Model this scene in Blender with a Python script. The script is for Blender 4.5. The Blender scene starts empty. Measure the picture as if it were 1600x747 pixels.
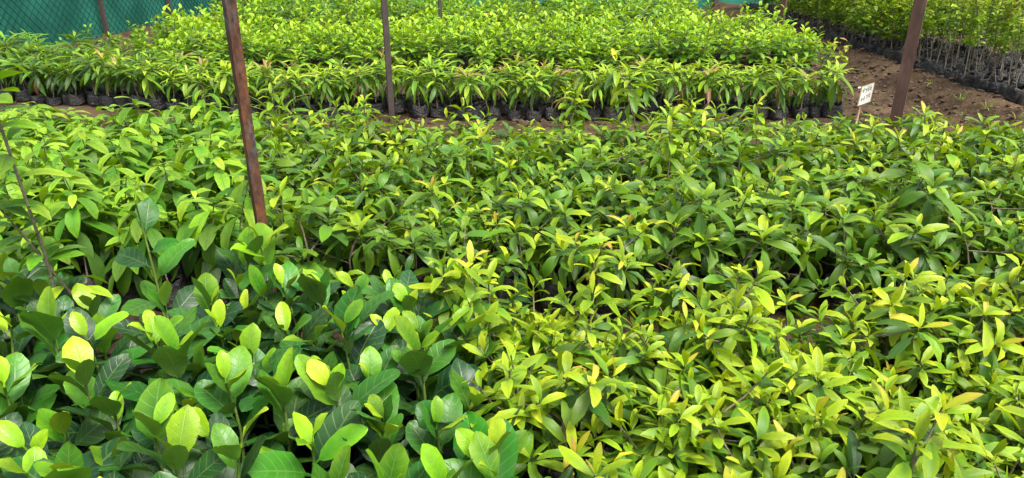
import bpy, math, random
import numpy as np
from mathutils import Matrix, Vector, noise

# ------------------------------------------------------------------ camera, sky, sun, exposure
R = math.radians
SC = bpy.context.scene
COL = SC.collection
PITCH = 22.6
cam_d = bpy.data.cameras.new('camera')
cam_d.sensor_width = 36.0
cam_d.lens = 36.0 * 1110.0 / 1600.0
cam_d.clip_end = 800.0
cam_d.clip_start = 0.02
cam = bpy.data.objects.new('camera', cam_d)
COL.objects.link(cam)
cam.location = (0, 0, 1.6)
cam.rotation_euler = (R(90 - PITCH), 0, 0)
SC.camera = cam

SUN_EL, SUN_AZ = 64.0, 130.0          # azimuth measured clockwise from +Y (ahead of the camera)
world = bpy.data.worlds.new('World')
SC.world = world
world.use_nodes = True
nt = world.node_tree
sky = nt.nodes.new('ShaderNodeTexSky')
sky.sky_type = 'NISHITA'
sky.sun_disc = False
sky.sun_elevation = R(SUN_EL)
sky.sun_rotation = R(SUN_AZ)
sky.air_density = 1.0
sky.dust_density = 6.0
sky.ozone_density = 0.6
bg = nt.nodes['Background']
bg.inputs['Strength'].default_value = 0.15
veil = nt.nodes.new('ShaderNodeHueSaturation')      # thin even cloud: the sky is paler than a clear one
veil.inputs['Saturation'].default_value = 0.4
nt.links.new(sky.outputs['Color'], veil.inputs['Color'])
nt.links.new(veil.outputs['Color'], bg.inputs['Color'])
sun_d = bpy.data.lights.new('sun', 'SUN')
sun_d.energy = 1.5
sun_d.angle = R(20)
sun_d.color = (1.0, 0.95, 0.86)
sun = bpy.data.objects.new('sun', sun_d)
COL.objects.link(sun)
sun.rotation_euler = (R(90 - SUN_EL), 0, R(180 - SUN_AZ))
SC.view_settings.view_transform = 'Standard'
SC.view_settings.look = 'None'
SC.view_settings.gamma = 1.0
SC.view_settings.exposure = 1.24
SC.view_settings.use_curve_mapping = False
SC.cycles.max_bounces = 7
SC.cycles.diffuse_bounces = 4
SC.cycles.glossy_bounces = 2
SC.cycles.transmission_bounces = 4
SC.cycles.transparent_max_bounces = 8
SC.cycles.use_denoising = True

rng = random.Random(11)
def jit(a): return rng.uniform(-a, a)
TAU = 2 * math.pi

# ------------------------------------------------------------------ materials
def new_mat(name):
    m = bpy.data.materials.new(name)
    m.use_nodes = True
    t = m.node_tree
    for n in list(t.nodes):
        t.nodes.remove(n)
    out = t.nodes.new('ShaderNodeOutputMaterial')
    return m, t, out

def math_node(t, op, a, b=None, c=None, clamp=False):
    n = t.nodes.new('ShaderNodeMath')
    n.operation = op
    n.use_clamp = clamp
    for i, v in enumerate((a, b, c)):
        if v is None:
            continue
        if isinstance(v, (int, float)):
            n.inputs[i].default_value = v
        else:
            t.links.new(v, n.inputs[i])
    return n.outputs[0]

def mix_col(t, fac, a, b, mode='MIX'):
    n = t.nodes.new('ShaderNodeMix')
    n.data_type = 'RGBA'
    n.blend_type = mode
    for sock, v in ((n.inputs[0], fac), (n.inputs[6], a), (n.inputs[7], b)):
        if isinstance(v, (int, float)):
            sock.default_value = v
        elif isinstance(v, tuple):
            sock.default_value = (*v, 1.0)
        else:
            t.links.new(v, sock)
    return n.outputs[2]

def leaf_material(name, mature, mid, young, copper, vein, n_veins, slant, vein_fac, rough, transl, spread=0.4, bump=0.25, under=None):
    """Leaf shader: colour by the leaf's own age, blotches, pale veins drawn along the blade, paler underside, light through the blade."""
    m, t, out = new_mat(name)
    age = t.nodes.new('ShaderNodeAttribute'); age.attribute_name = 'age'
    rnd = t.nodes.new('ShaderNodeAttribute'); rnd.attribute_name = 'rnd'
    inf = t.nodes.new('ShaderNodeObjectInfo')
    r = math_node(t, 'FRACT', math_node(t, 'ADD', rnd.outputs['Fac'], inf.outputs['Random']))
    tc = t.nodes.new('ShaderNodeTexCoord')
    sep = t.nodes.new('ShaderNodeSeparateXYZ')
    t.links.new(tc.outputs['UV'], sep.inputs[0])
    # a young blade is yellower towards its edge and tip, greener along the rib and stalk
    au0 = math_node(t, 'ABSOLUTE', math_node(t, 'SUBTRACT', sep.outputs['X'], 0.5))
    grad = math_node(t, 'ADD', math_node(t, 'MULTIPLY', math_node(t, 'SUBTRACT', sep.outputs['Y'], 0.5), 0.30), math_node(t, 'MULTIPLY', math_node(t, 'SUBTRACT', au0, 0.25), 0.35))
    grad = math_node(t, 'MULTIPLY', grad, math_node(t, 'MINIMUM', math_node(t, 'ADD', age.outputs['Fac'], 0.25), 1.0))
    jitter = math_node(t, 'ADD', math_node(t, 'MULTIPLY', math_node(t, 'SUBTRACT', r, 0.5), spread), grad)
    a = math_node(t, 'MULTIPLY', math_node(t, 'ADD', age.outputs['Fac'], jitter), 0.5, clamp=True)
    ramp = t.nodes.new('ShaderNodeValToRGB')
    cr = ramp.color_ramp
    pts = [(0.0, mature), (0.25, mid), (0.5, young), (0.72, copper), (0.98, (0.16, 0.075, 0.035))]
    cr.elements[0].position = 0; cr.elements[0].color = (*mature, 1)
    cr.elements[1].position = 0.98; cr.elements[1].color = (*pts[-1][1], 1)
    for p, c in pts[1:-1]:
        e = cr.elements.new(p); e.color = (*c, 1)
    t.links.new(a, ramp.inputs[0])
    nz = t.nodes.new('ShaderNodeTexNoise'); nz.inputs['Scale'].default_value = 38; nz.inputs['Detail'].default_value = 3
    t.links.new(tc.outputs['Object'], nz.inputs['Vector'])
    val = math_node(t, 'ADD', math_node(t, 'MULTIPLY', nz.outputs['Fac'], 0.5), math_node(t, 'ADD', math_node(t, 'MULTIPLY', r, 0.35), 0.57))
    hsv = t.nodes.new('ShaderNodeHueSaturation')
    t.links.new(ramp.outputs['Color'], hsv.inputs['Color'])
    t.links.new(val, hsv.inputs['Value'])
    r2 = math_node(t, 'FRACT', math_node(t, 'MULTIPLY', r, 17.31))
    t.links.new(math_node(t, 'ADD', math_node(t, 'MULTIPLY', r2, 0.035), 0.4825), hsv.inputs['Hue'])
    # veins from the blade's own coordinates
    au = math_node(t, 'ABSOLUTE', math_node(t, 'SUBTRACT', sep.outputs['X'], 0.5))
    midrib = math_node(t, 'SUBTRACT', 1.0, math_node(t, 'DIVIDE', au, 0.035), clamp=True)
    w = math_node(t, 'FRACT', math_node(t, 'ADD', math_node(t, 'SUBTRACT', math_node(t, 'MULTIPLY', sep.outputs['Y'], n_veins), math_node(t, 'MULTIPLY', au, slant)), 20.0))
    lat = math_node(t, 'SUBTRACT', 1.0, math_node(t, 'DIVIDE', math_node(t, 'ABSOLUTE', math_node(t, 'SUBTRACT', w, 0.5)), 0.11), clamp=True)
    lat = math_node(t, 'MULTIPLY', lat, 0.6)
    v = math_node(t, 'MULTIPLY', math_node(t, 'MAXIMUM', midrib, lat), vein_fac)
    col = mix_col(t, v, hsv.outputs['Color'], vein)
    sp = t.nodes.new('ShaderNodeTexNoise'); sp.inputs['Scale'].default_value = 150; sp.inputs['Detail'].default_value = 2
    off = t.nodes.new('ShaderNodeVectorMath'); off.operation = 'ADD'
    t.links.new(tc.outputs['Object'], off.inputs[0]); t.links.new(r, off.inputs[1])
    t.links.new(off.outputs[0], sp.inputs['Vector'])
    r3 = math_node(t, 'FRACT', math_node(t, 'MULTIPLY', r, 41.7))
    sick = math_node(t, 'GREATER_THAN', r3, 0.72)
    spots = math_node(t, 'MULTIPLY', math_node(t, 'MULTIPLY', math_node(t, 'SUBTRACT', sp.outputs['Fac'], 0.64), 22.0, clamp=True), sick)
    burn = math_node(t, 'MULTIPLY', math_node(t, 'MULTIPLY', math_node(t, 'SUBTRACT', math_node(t, 'ADD', sep.outputs['Y'], math_node(t, 'MULTIPLY', nz.outputs['Fac'], 0.25)), 1.06), 14.0, clamp=True), math_node(t, 'GREATER_THAN', r3, 0.90))
    col = mix_col(t, math_node(t, 'MULTIPLY', math_node(t, 'MAXIMUM', spots, burn), 0.75), col, (0.13, 0.075, 0.03))
    dust = t.nodes.new('ShaderNodeTexNoise'); dust.inputs['Scale'].default_value = 17; dust.inputs['Detail'].default_value = 4
    t.links.new(off.outputs[0], dust.inputs['Vector'])
    col = mix_col(t, math_node(t, 'MULTIPLY', math_node(t, 'MULTIPLY', math_node(t, 'SUBTRACT', dust.outputs['Fac'], 0.5), 3.0, clamp=True), 0.06), col, (0.30, 0.29, 0.18))
    geo = t.nodes.new('ShaderNodeNewGeometry')
    if under is None:
        under = tuple(min(1, 0.55 * c + 0.45 * d) for c, d in zip(mid, young))
    col = mix_col(t, math_node(t, 'MULTIPLY', geo.outputs['Backfacing'], 0.45), col, under)
    pb = t.nodes.new('ShaderNodeBsdfPrincipled')
    t.links.new(col, pb.inputs['Base Color'])
    t.links.new(math_node(t, 'ADD', math_node(t, 'MULTIPLY', nz.outputs['Fac'], 0.15), math_node(t, 'ADD', math_node(t, 'MULTIPLY', geo.outputs['Backfacing'], 0.2), rough - 0.07)), pb.inputs['Roughness'])
    pb.inputs['Specular IOR Level'].default_value = 0.27
    bp = t.nodes.new('ShaderNodeBump'); bp.inputs['Strength'].default_value = bump; bp.inputs['Distance'].default_value = 0.004
    t.links.new(math_node(t, 'SUBTRACT', math_node(t, 'MULTIPLY', nz.outputs['Fac'], 0.5), math_node(t, 'MAXIMUM', midrib, lat)), bp.inputs['Height'])
    t.links.new(bp.outputs[0], pb.inputs['Normal'])
    tr = t.nodes.new('ShaderNodeBsdfTranslucent')
    tcol = mix_col(t, 1.0, col, (1.0, 0.95, 0.35), 'MULTIPLY')
    gain = t.nodes.new('ShaderNodeHueSaturation'); gain.inputs['Value'].default_value = 1.5
    t.links.new(tcol, gain.inputs['Color'])
    t.links.new(gain.outputs[0], tr.inputs['Color'])
    mx = t.nodes.new('ShaderNodeMixShader'); mx.inputs[0].default_value = transl
    t.links.new(pb.outputs[0], mx.inputs[1]); t.links.new(tr.outputs[0], mx.inputs[2])
    t.links.new(mx.outputs[0], out.inputs[0])
    return m

def noise_material(name, c1, c2, scale, rough, bump=0.0, dist=0.01, detail=6, c3=None, scale3=3.0, metallic=0.0, spec=0.5, stretch=None, thr=(0.35, 0.7)):
    m, t, out = new_mat(name)
    tc = t.nodes.new('ShaderNodeTexCoord')
    vec = tc.outputs['Object']
    if stretch:
        mp = t.nodes.new('ShaderNodeMapping'); mp.inputs['Scale'].default_value = stretch
        t.links.new(vec, mp.inputs[0]); vec = mp.outputs[0]
    nz = t.nodes.new('ShaderNodeTexNoise'); nz.inputs['Scale'].default_value = scale; nz.inputs['Detail'].default_value = detail
    nz.inputs['Roughness'].default_value = 0.65
    t.links.new(vec, nz.inputs['Vector'])
    mr = t.nodes.new('ShaderNodeMapRange'); mr.inputs[1].default_value = thr[0]; mr.inputs[2].default_value = thr[1]
    t.links.new(nz.outputs['Fac'], mr.inputs[0])
    col = mix_col(t, mr.outputs[0], c1, c2)
    if c3:
        n3 = t.nodes.new('ShaderNodeTexNoise'); n3.inputs['Scale'].default_value = scale3; n3.inputs['Detail'].default_value = 5
        t.links.new(vec, n3.inputs['Vector'])
        m3 = t.nodes.new('ShaderNodeMapRange'); m3.inputs[1].default_value = 0.5; m3.inputs[2].default_value = 0.62
        t.links.new(n3.outputs['Fac'], m3.inputs[0])
        col = mix_col(t, m3.outputs[0], col, c3)
    pb = t.nodes.new('ShaderNodeBsdfPrincipled')
    t.links.new(col, pb.inputs['Base Color'])
    pb.inputs['Roughness'].default_value = rough
    pb.inputs['Metallic'].default_value = metallic
    pb.inputs['Specular IOR Level'].default_value = spec
    if bump:
        bp = t.nodes.new('ShaderNodeBump'); bp.inputs['Strength'].default_value = bump; bp.inputs['Distance'].default_value = dist
        t.links.new(nz.outputs['Fac'], bp.inputs['Height'])
        t.links.new(bp.outputs[0], pb.inputs['Normal'])
    t.links.new(pb.outputs[0], out.inputs[0])
    return m

COPPER = (0.42, 0.24, 0.05)
M_BROAD = leaf_material('broad_leaf', (0.012, 0.054, 0.017), (0.042, 0.170, 0.010), (0.21, 0.38, 0.008), (0.30, 0.40, 0.02), (0.20, 0.32, 0.06), 6.5, 2.6, 0.36, 0.32, 0.20, 0.5, 0.22, (0.10, 0.19, 0.026))
M_GLOSSY = leaf_material('glossy_leaf', (0.024, 0.080, 0.014), (0.105, 0.225, 0.008), (0.33, 0.43, 0.008), COPPER, (0.22, 0.32, 0.05), 12, 3.0, 0.3, 0.40, 0.26, 0.22, 0.15)
M_DROOP = leaf_material('drooping_leaf', (0.030, 0.095, 0.014), (0.092, 0.23, 0.010), (0.25, 0.40, 0.014), (0.36, 0.4, 0.05), (0.040, 0.11, 0.012), 9, 3.0, 0.55, 0.45, 0.28, 0.3, 0.4)
M_MANGO = leaf_material('mango_leaf', (0.024, 0.075, 0.016), (0.11, 0.24, 0.012), (0.30, 0.43, 0.012), (0.28, 0.15, 0.07), (0.35, 0.42, 0.08), 16, 3.0, 0.3, 0.42, 0.25, 0.35, 0.12)
M_BUSHY = leaf_material('bushy_leaf', (0.035, 0.120, 0.010), (0.135, 0.29, 0.012), (0.28, 0.44, 0.012), (0.46, 0.46, 0.02), (0.3, 0.4, 0.05), 8, 3.0, 0.25, 0.42, 0.28, 0.25, 0.1)
M_TALL = leaf_material('tall_leaf', (0.040, 0.120, 0.010), (0.115, 0.25, 0.012), (0.28, 0.40, 0.015), (0.36, 0.24, 0.03), (0.2, 0.3, 0.05), 8, 3.0, 0.25, 0.42, 0.27, 0.35, 0.1)
M_GRASS = leaf_material('grass_blade', (0.06, 0.13, 0.025), (0.13, 0.22, 0.04), (0.27, 0.33, 0.06), (0.4, 0.33, 0.12), (0.25, 0.33, 0.1), 1, 0, 0.2, 0.5, 0.3, 0.6, 0.0)
M_GREENSTEM = noise_material('green_stem', (0.10, 0.17, 0.03), (0.17, 0.24, 0.05), 60, 0.5)
M_BARK = noise_material('brown_stem', (0.11, 0.085, 0.055), (0.24, 0.20, 0.14), 90, 0.85, 0.4, 0.002)
M_GREYBARK = noise_material('grey_stem', (0.085, 0.072, 0.048), (0.20, 0.172, 0.125), 70, 0.85, 0.4, 0.002)
M_BAG = noise_material('black_polythene', (0.008, 0.008, 0.009), (0.018, 0.018, 0.018), 16, 0.36, 1.0, 0.05, c3=(0.04, 0.03, 0.021), scale3=9, spec=0.5)
M_POTSOIL = noise_material('potting_soil', (0.02, 0.014, 0.010), (0.055, 0.038, 0.026), 70, 0.95, 0.8, 0.01)
M_SOIL = noise_material('bare_soil', (0.019, 0.012, 0.007), (0.094, 0.058, 0.030), 9, 0.95, 1.0, 0.06, detail=12, c3=(0.104, 0.067, 0.037), scale3=1.3, spec=0.2)
M_CLOD = noise_material('soil_clod', (0.04, 0.026, 0.016), (0.115, 0.08, 0.054), 25, 0.95, 0.8, 0.01, spec=0.2)
M_STRAW = noise_material('dry_straw', (0.30, 0.2, 0.10), (0.5, 0.38, 0.22), 30, 0.85)
def rust_material():
    """Scaly rust: dark brown scale, orange bloom, and blue-black paint remains in long patches."""
    m, t, out = new_mat('rusty_steel')
    tc = t.nodes.new('ShaderNodeTexCoord')
    def nse(scale, detail, st, lo, hi):
        mp = t.nodes.new('ShaderNodeMapping'); mp.inputs['Scale'].default_value = st
        t.links.new(tc.outputs['Object'], mp.inputs[0])
        n = t.nodes.new('ShaderNodeTexNoise'); n.inputs['Scale'].default_value = scale; n.inputs['Detail'].default_value = detail; n.inputs['Roughness'].default_value = 0.7
        t.links.new(mp.outputs[0], n.inputs['Vector'])
        mr = t.nodes.new('ShaderNodeMapRange'); mr.inputs[1].default_value = lo; mr.inputs[2].default_value = hi
        t.links.new(n.outputs['Fac'], mr.inputs[0])
        return mr.outputs[0], n.outputs['Fac']
    a, af = nse(55, 8, (1, 1, .5), .36, .64)
    b, _ = nse(9, 7, (1, 1, .45), .50, .66)
    c, _ = nse(5.2, 6, (1.2, 1.2, .5), .52, .60)
    col = mix_col(t, a, (0.035, 0.016, 0.011), (0.105, 0.043, 0.021))
    col = mix_col(t, b, col, (0.20, 0.070, 0.020))
    grain = mix_col(t, a, (0.012, 0.012, 0.014), (0.10, 0.098, 0.10))
    col = mix_col(t, c, col, grain)
    pb = t.nodes.new('ShaderNodeBsdfPrincipled'); pb.inputs['Roughness'].default_value = 0.75; pb.inputs['Specular IOR Level'].default_value = 0.35
    t.links.new(col, pb.inputs['Base Color'])
    bp = t.nodes.new('ShaderNodeBump'); bp.inputs['Strength'].default_value = 0.9; bp.inputs['Distance'].default_value = 0.006
    t.links.new(af, bp.inputs['Height']); t.links.new(bp.outputs[0], pb.inputs['Normal'])
    t.links.new(pb.outputs[0], out.inputs[0])
    return m
M_RUST = rust_material()
M_OXIDE = noise_material('red_oxide_paint', (0.060, 0.032, 0.023), (0.115, 0.058, 0.038), 14, 0.75, 0.6, 0.003, c3=(0.15, 0.10, 0.085), scale3=6, stretch=(1, 1, 0.3))
M_DARKPOST = noise_material('dark_post_paint', (0.035, 0.026, 0.024), (0.075, 0.052, 0.045), 14, 0.7, 0.2, 0.003)
M_WIRE = noise_material('fence_wire', (0.006, 0.03, 0.026), (0.012, 0.045, 0.038), 20, 0.8, spec=0.1)
M_BOARD = noise_material('painted_board', (0.62, 0.64, 0.55), (0.78, 0.79, 0.72), 16, 0.6, c3=(0.5, 0.47, 0.36), scale3=5)
M_BOARDEDGE = noise_material('bare_board_edge', (0.45, 0.36, 0.2), (0.6, 0.5, 0.3), 40, 0.7)
M_STAKE = noise_material('wooden_stake', (0.28, 0.17, 0.09), (0.45, 0.3, 0.17), 40, 0.8, 0.3, 0.003, stretch=(1, 1, 0.1))
M_TEAL = noise_material('teal_lettering', (0.012, 0.075, 0.07), (0.03, 0.12, 0.11), 60, 0.6)
M_RED = noise_material('red_lettering', (0.30, 0.03, 0.03), (0.42, 0.08, 0.06), 60, 0.6)
M_LITTER = noise_material('pale_scrap', (0.6, 0.6, 0.58), (0.8, 0.8, 0.78), 10, 0.6)

def net_material():
    m, t, out = new_mat('green_shade_net')
    tc = t.nodes.new('ShaderNodeTexCoord')
    n1 = t.nodes.new('ShaderNodeTexNoise'); n1.inputs['Scale'].default_value = 1.4; n1.inputs['Detail'].default_value = 6
    t.links.new(tc.outputs['Object'], n1.inputs['Vector'])
    mr = t.nodes.new('ShaderNodeMapRange'); mr.inputs[1].default_value = 0.36; mr.inputs[2].default_value = 0.66
    t.links.new(n1.outputs['Fac'], mr.inputs[0])
    col = mix_col(t, mr.outputs[0], (0.008, 0.135, 0.088), (0.03, 0.245, 0.165))
    n2 = t.nodes.new('ShaderNodeTexNoise'); n2.inputs['Scale'].default_value = 160; n2.inputs['Detail'].default_value = 2
    t.links.new(tc.outputs['Object'], n2.inputs['Vector'])
    h = t.nodes.new('ShaderNodeHueSaturation'); t.links.new(col, h.inputs['Color'])
    t.links.new(math_node(t, 'ADD', math_node(t, 'MULTIPLY', n2.outputs['Fac'], 0.7), 0.65), h.inputs['Value'])
    pb = t.nodes.new('ShaderNodeBsdfPrincipled'); pb.inputs['Roughness'].default_value = 0.7
    t.links.new(h.outputs[0], pb.inputs['Base Color'])
    tr = t.nodes.new('ShaderNodeBsdfTranslucent'); t.links.new(h.outputs[0], tr.inputs['Color'])
    mx = t.nodes.new('ShaderNodeMixShader'); mx.inputs[0].default_value = 0.35
    t.links.new(pb.outputs[0], mx.inputs[1]); t.links.new(tr.outputs[0], mx.inputs[2])
    t.links.new(mx.outputs[0], out.inputs[0])
    return m
M_NET = net_material()

# ------------------------------------------------------------------ mesh helpers
class MB:
    """Collects vertices and faces for one mesh."""
    def __init__(s):
        s.v, s.f, s.m = [], [], []
    def add(s, V, F, mi=0):
        o = len(s.v)
        s.v.extend([tuple(p) for p in V])
        s.f.extend([tuple(i + o for i in f) for f in F])
        s.m.extend([mi] * len(F))
    def tube(s, pts, radii, n=6, mi=0, cap=True):
        pts = [Vector(p) for p in pts]
        V, F = [], []
        ref = Vector((1, 0, 0))
        for i, p in enumerate(pts):
            d = (pts[min(i + 1, len(pts) - 1)] - pts[max(i - 1, 0)])
            d = d.normalized() if d.length > 1e-9 else Vector((0, 0, 1))
            if abs(d.dot(ref)) > 0.95:
                ref = Vector((0, 1, 0))
            a = d.cross(ref).normalized(); b = d.cross(a)
            for k in range(n):
                th = TAU * k / n
                V.append(p + (a * math.cos(th) + b * math.sin(th)) * radii[i])
        for i in range(len(pts) - 1):
            for k in range(n):
                k2 = (k + 1) % n
                F.append((i * n + k, i * n + k2, (i + 1) * n + k2, (i + 1) * n + k))
        if cap:
            F.append(tuple(range(n)))
            F.append(tuple(range((len(pts) - 1) * n, len(pts) * n))[::-1])
        s.add(V, F, mi)
    def box(s, c, size, mat=None, mi=0):
        V = [Vector((c[0] + size[0] * (i & 1 and .5 or -.5), c[1] + size[1] * (i & 2 and .5 or -.5), c[2] + size[2] * (i & 4 and .5 or -.5))) for i in range(8)]
        if mat is not None:
            V = [mat @ p for p in V]
        s.add(V, [(0, 2, 3, 1), (4, 5, 7, 6), (0, 1, 5, 4), (2, 6, 7, 3), (0, 4, 6, 2), (1, 3, 7, 5)], mi)
    def mesh(s, name, mats, smooth=False):
        me = bpy.data.meshes.new(name)
        me.from_pydata(s.v, [], s.f)
        for m in (mats if isinstance(mats, (list, tuple)) else [mats]):
            me.materials.append(m)
        me.polygons.foreach_set('material_index', s.m)
        if smooth:
            me.polygons.foreach_set('use_smooth', [True] * len(s.f))
        me.update()
        return me

def link(name, data, parent=None, loc=None):
    o = bpy.data.objects.new(name, data)
    COL.objects.link(o)
    if parent is not None:
        o.parent = parent
    if loc is not None:
        o.location = loc
    return o

def tag(o, label=None, cat=None, group=None, kind=None):
    if label: o['label'] = label
    if cat: o['category'] = cat
    if group: o['group'] = group
    if kind: o['kind'] = kind
    return o

# ------------------------------------------------------------------ ground
_gp = random.Random(77)
PRINTS = [(_gp.uniform(3.3, 5.3), _gp.uniform(5.6, 13.5), _gp.random() * 3.14, _gp.uniform(.02, .038)) for _ in range(90)]
def ground_h(x, y):
    p = Vector((x, y, 0))
    h = 0.020 * noise.noise(p * 0.9) + 0.018 * noise.noise(p * 2.7) 
    path = max(0.0, min(1.0, (x - 3.0) / 0.8)) * max(0.0, min(1.0, (y - 5.0) / 1.0))
    wob = 0.20 * noise.noise(Vector((y * 0.45, 3.1, 0))) + 0.06 * (y - 7.6)
    ridge = math.exp(-((x - 4.92 - wob) / 0.24) ** 2) * 0.085 - math.exp(-((x - 4.42 - wob) / 0.20) ** 2) * 0.085 - math.exp(-((x - 3.85 - wob) / 0.16) ** 2) * 0.035
    bank = max(0.0, min(1.0, (x - 4.6 - wob) / 0.6)) * 0.03
    h += path * (ridge + bank)
    rough = noise.noise(p * 4.3) * 0.022 + noise.noise(p * 8.1) * 0.016 + abs(noise.noise(p * 15.0)) * 0.022
    if 3.0 < x < 5.6 and 5.3 < y < 13.8:          # trodden hollows
        for px, py, pa, dp in PRINTS:
            dx, dy = x - px, y - py
            if abs(dx) < .3 and abs(dy) < .3:
                u, w = dx * math.cos(pa) + dy * math.sin(pa), -dx * math.sin(pa) + dy * math.cos(pa)
                q = (u / .13) ** 2 + (w / .065) ** 2
                if q < 4: h += -dp * math.exp(-q * 1.2) + dp * .45 * math.exp(-((q - 2.0) ** 2) * 2)
    h += rough * (1.0 if not (y < 5.3 or (x < 3 and 6.8 < y < 15)) else 0.5)
    return h

xs = np.concatenate([[-300, -120, -50, -20, -12], np.arange(-9, 3.0, 0.16), np.arange(3.0, 7.6, 0.042), np.arange(7.6, 12, 0.25), [16, 30, 80, 300]])
ys = np.concatenate([[-40, -10, -3], np.arange(-1, 5.4, 0.2), np.arange(5.4, 11.5, 0.045), np.arange(11.5, 21, 0.1), [24, 30, 50, 120, 400]])
gv = []
for y in ys:
    for x in xs:
        gv.append((x, y, ground_h(x, y) if (-12 < x < 14 and -1 <= y < 23) else 0.0))
nx, ny = len(xs), len(ys)
gf = [(j * nx + i, j * nx + i + 1, (j + 1) * nx + i + 1, (j + 1) * nx + i) for j in range(ny - 1) for i in range(nx - 1)]
gm = bpy.data.meshes.new('ground')
gm.from_pydata(gv, [], gf)
gm.materials.append(M_SOIL)
gm.polygons.foreach_set('use_smooth', [True] * len(gf))
tag(link('ground', gm), kind='structure')

# ------------------------------------------------------------------ leaves
def prof_fn(a, b, tip=0.0):
    pk = (a / (a + b)) ** a * (b / (a + b)) ** b
    def f(t):
        w = (max(t, 0) ** a) * (max(1 - t, 0) ** b) / pk
        if tip and t > 0.72:
            w *= 1.0 - tip * (t - 0.72) / 0.28
        return w
    return f

def leaf_arrays(g, L, W, prof, pet=0.0, droop=0.4, fold=0.2, wave=0.0, curl=0.0, side=0.0, nu=4, nv=6):
    """Blade along +Y, upper face +Z. Returns V, F, UV (per vertex). Petiole included in the length."""
    V, UV = [], []
    rows = []
    if pet > 0:
        rows.append((0.0, 0.0))
    for j in range(nv + 1):
        s = j / nv
        t = 0.5 * (1 - math.cos(math.pi * (0.06 + 0.94 * s))) if True else s
        rows.append((pet + (1 - pet) * t, t))
    ph, ph2 = g.random() * TAU, g.random() * TAU
    y = z = x0 = 0.0
    last = 0.0
    for k, (tl, t) in enumerate(rows):
        ds = (tl - last) * L; last = tl
        ang = -droop * max(tl - 0.12, 0) ** 1.2
        y += ds * math.cos(ang); z += ds * math.sin(ang)
        x0 = side * L * tl * tl
        w = 0.5 * W * prof(t)
        if pet > 0 and k == 0: w = 0.018 * L
        w = max(w, 0.016 * L)
        for i in range(nu + 1):
            u = i / nu * 2 - 1
            au = abs(u)
            lat = w * u
            zz = fold * w * au + wave * W * math.sin(9.0 * t + ph + (u > 0) * ph2) * au * au - curl * w * au * au
            nyv, nzv = -math.sin(ang), math.cos(ang)
            V.append((x0 + lat * (1 - 0.15 * fold), y + zz * nyv, z + zz * nzv))
            UV.append((i / nu, t))
    F = []
    n = nu + 1
    for j in range(len(rows) - 1):
        for i in range(nu):
            F.append((j * n + i, j * n + i + 1, (j + 1) * n + i + 1, (j + 1) * n + i))
    return np.array(V), F, np.array(UV)

def finish_leaf_mesh(name, V, F, UV, ages, rnds, mat, smooth=True):
    me = bpy.data.meshes.new(name)
    me.from_pydata(V.tolist(), [], F)
    me.materials.append(mat)
    uvl = me.uv_layers.new(name='UVMap')
    li = np.empty(len(me.loops), dtype=np.int32); me.loops.foreach_get('vertex_index', li)
    uvl.data.foreach_set('uv', UV[li].astype(np.float32).ravel())
    for nm, arr in (('age', ages), ('rnd', rnds)):
        at = me.attributes.new(nm, 'FLOAT', 'POINT')
        at.data.foreach_set('value', np.asarray(arr, dtype=np.float32))
    if smooth:
        me.polygons.foreach_set('use_smooth', [True] * len(F))
    me.update()
    return me

class LeafKind:
    """A family of leaf shapes; single leaves come as shared meshes, whole crowns as joined arrays."""
    def __init__(s, mat, L, W, prof, n_shapes=6, seed=1, nu=4, nv=6, **kw):
        s.mat = mat; s.L = L
        g = random.Random(seed)
        s.shapes = []; s.low = []
        for k in range(n_shapes):
            p = dict(pet=kw.get('pet', 0), droop=kw.get('droop', .4) * g.uniform(.4, 1.6), fold=kw.get('fold', .2) * g.uniform(.4, 1.5),
                     wave=kw.get('wave', 0) * g.uniform(.3, 1.4), curl=kw.get('curl', 0) * g.uniform(.2, 1.5), side=kw.get('side', .06) * g.uniform(-1, 1))
            WW = W * g.uniform(.86, 1.14)
            st = g.getstate()
            s.shapes.append(leaf_arrays(g, L, WW, prof, nu=nu, nv=nv, **p))
            g.setstate(st)
            s.low.append(leaf_arrays(g, L, WW, prof, nu=2, nv=4, **p))
        s.cache = {}
    def single(s, k, age):
        q = round(age * 8) / 8
        key = (k, q)
        if key not in s.cache:
            V, F, UV = s.shapes[k]
            s.cache[key] = finish_leaf_mesh('leaf', V, F, UV, np.full(len(V), q), np.zeros(len(V)), s.mat)
        return s.cache[key]
    def joined(s, name, leaves, low=True):
        Vs, Fs, UVs, A, Rn = [], [], [], [], []
        o = 0
        g = random.Random(len(leaves) * 7 + 3)
        for M, k, age in leaves:
            V, F, UV = (s.low if low else s.shapes)[k]
            Mn = np.array(M)
            Vs.append(V @ Mn[:3, :3].T + Mn[:3, 3]); UVs.append(UV)
            Fs.extend([tuple(i + o for i in f) for f in F])
            A.append(np.full(len(V), age)); Rn.append(np.full(len(V), g.random()))
            o += len(V)
        return finish_leaf_mesh(name, np.concatenate(Vs), Fs, np.concatenate(UVs), np.concatenate(A), np.concatenate(Rn), s.mat)

def leaf_mat(p, az, el, roll=0.0, sc=1.0):
    ca, sa, ce, se = math.cos(az), math.sin(az), math.cos(el), math.sin(el)
    d = Vector((ce * ca, ce * sa, se)); n = Vector((-se * ca, -se * sa, ce))
    x = d.cross(n)
    if roll:
        c, s_ = math.cos(roll), math.sin(roll)
        x, n = x * c + n * s_, n * c - x * s_
    return Matrix(((x.x * sc, d.x * sc, n.x * sc, p[0]), (x.y * sc, d.y * sc, n.y * sc, p[1]), (x.z * sc, d.z * sc, n.z * sc, p[2]), (0, 0, 0, 1)))

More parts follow.
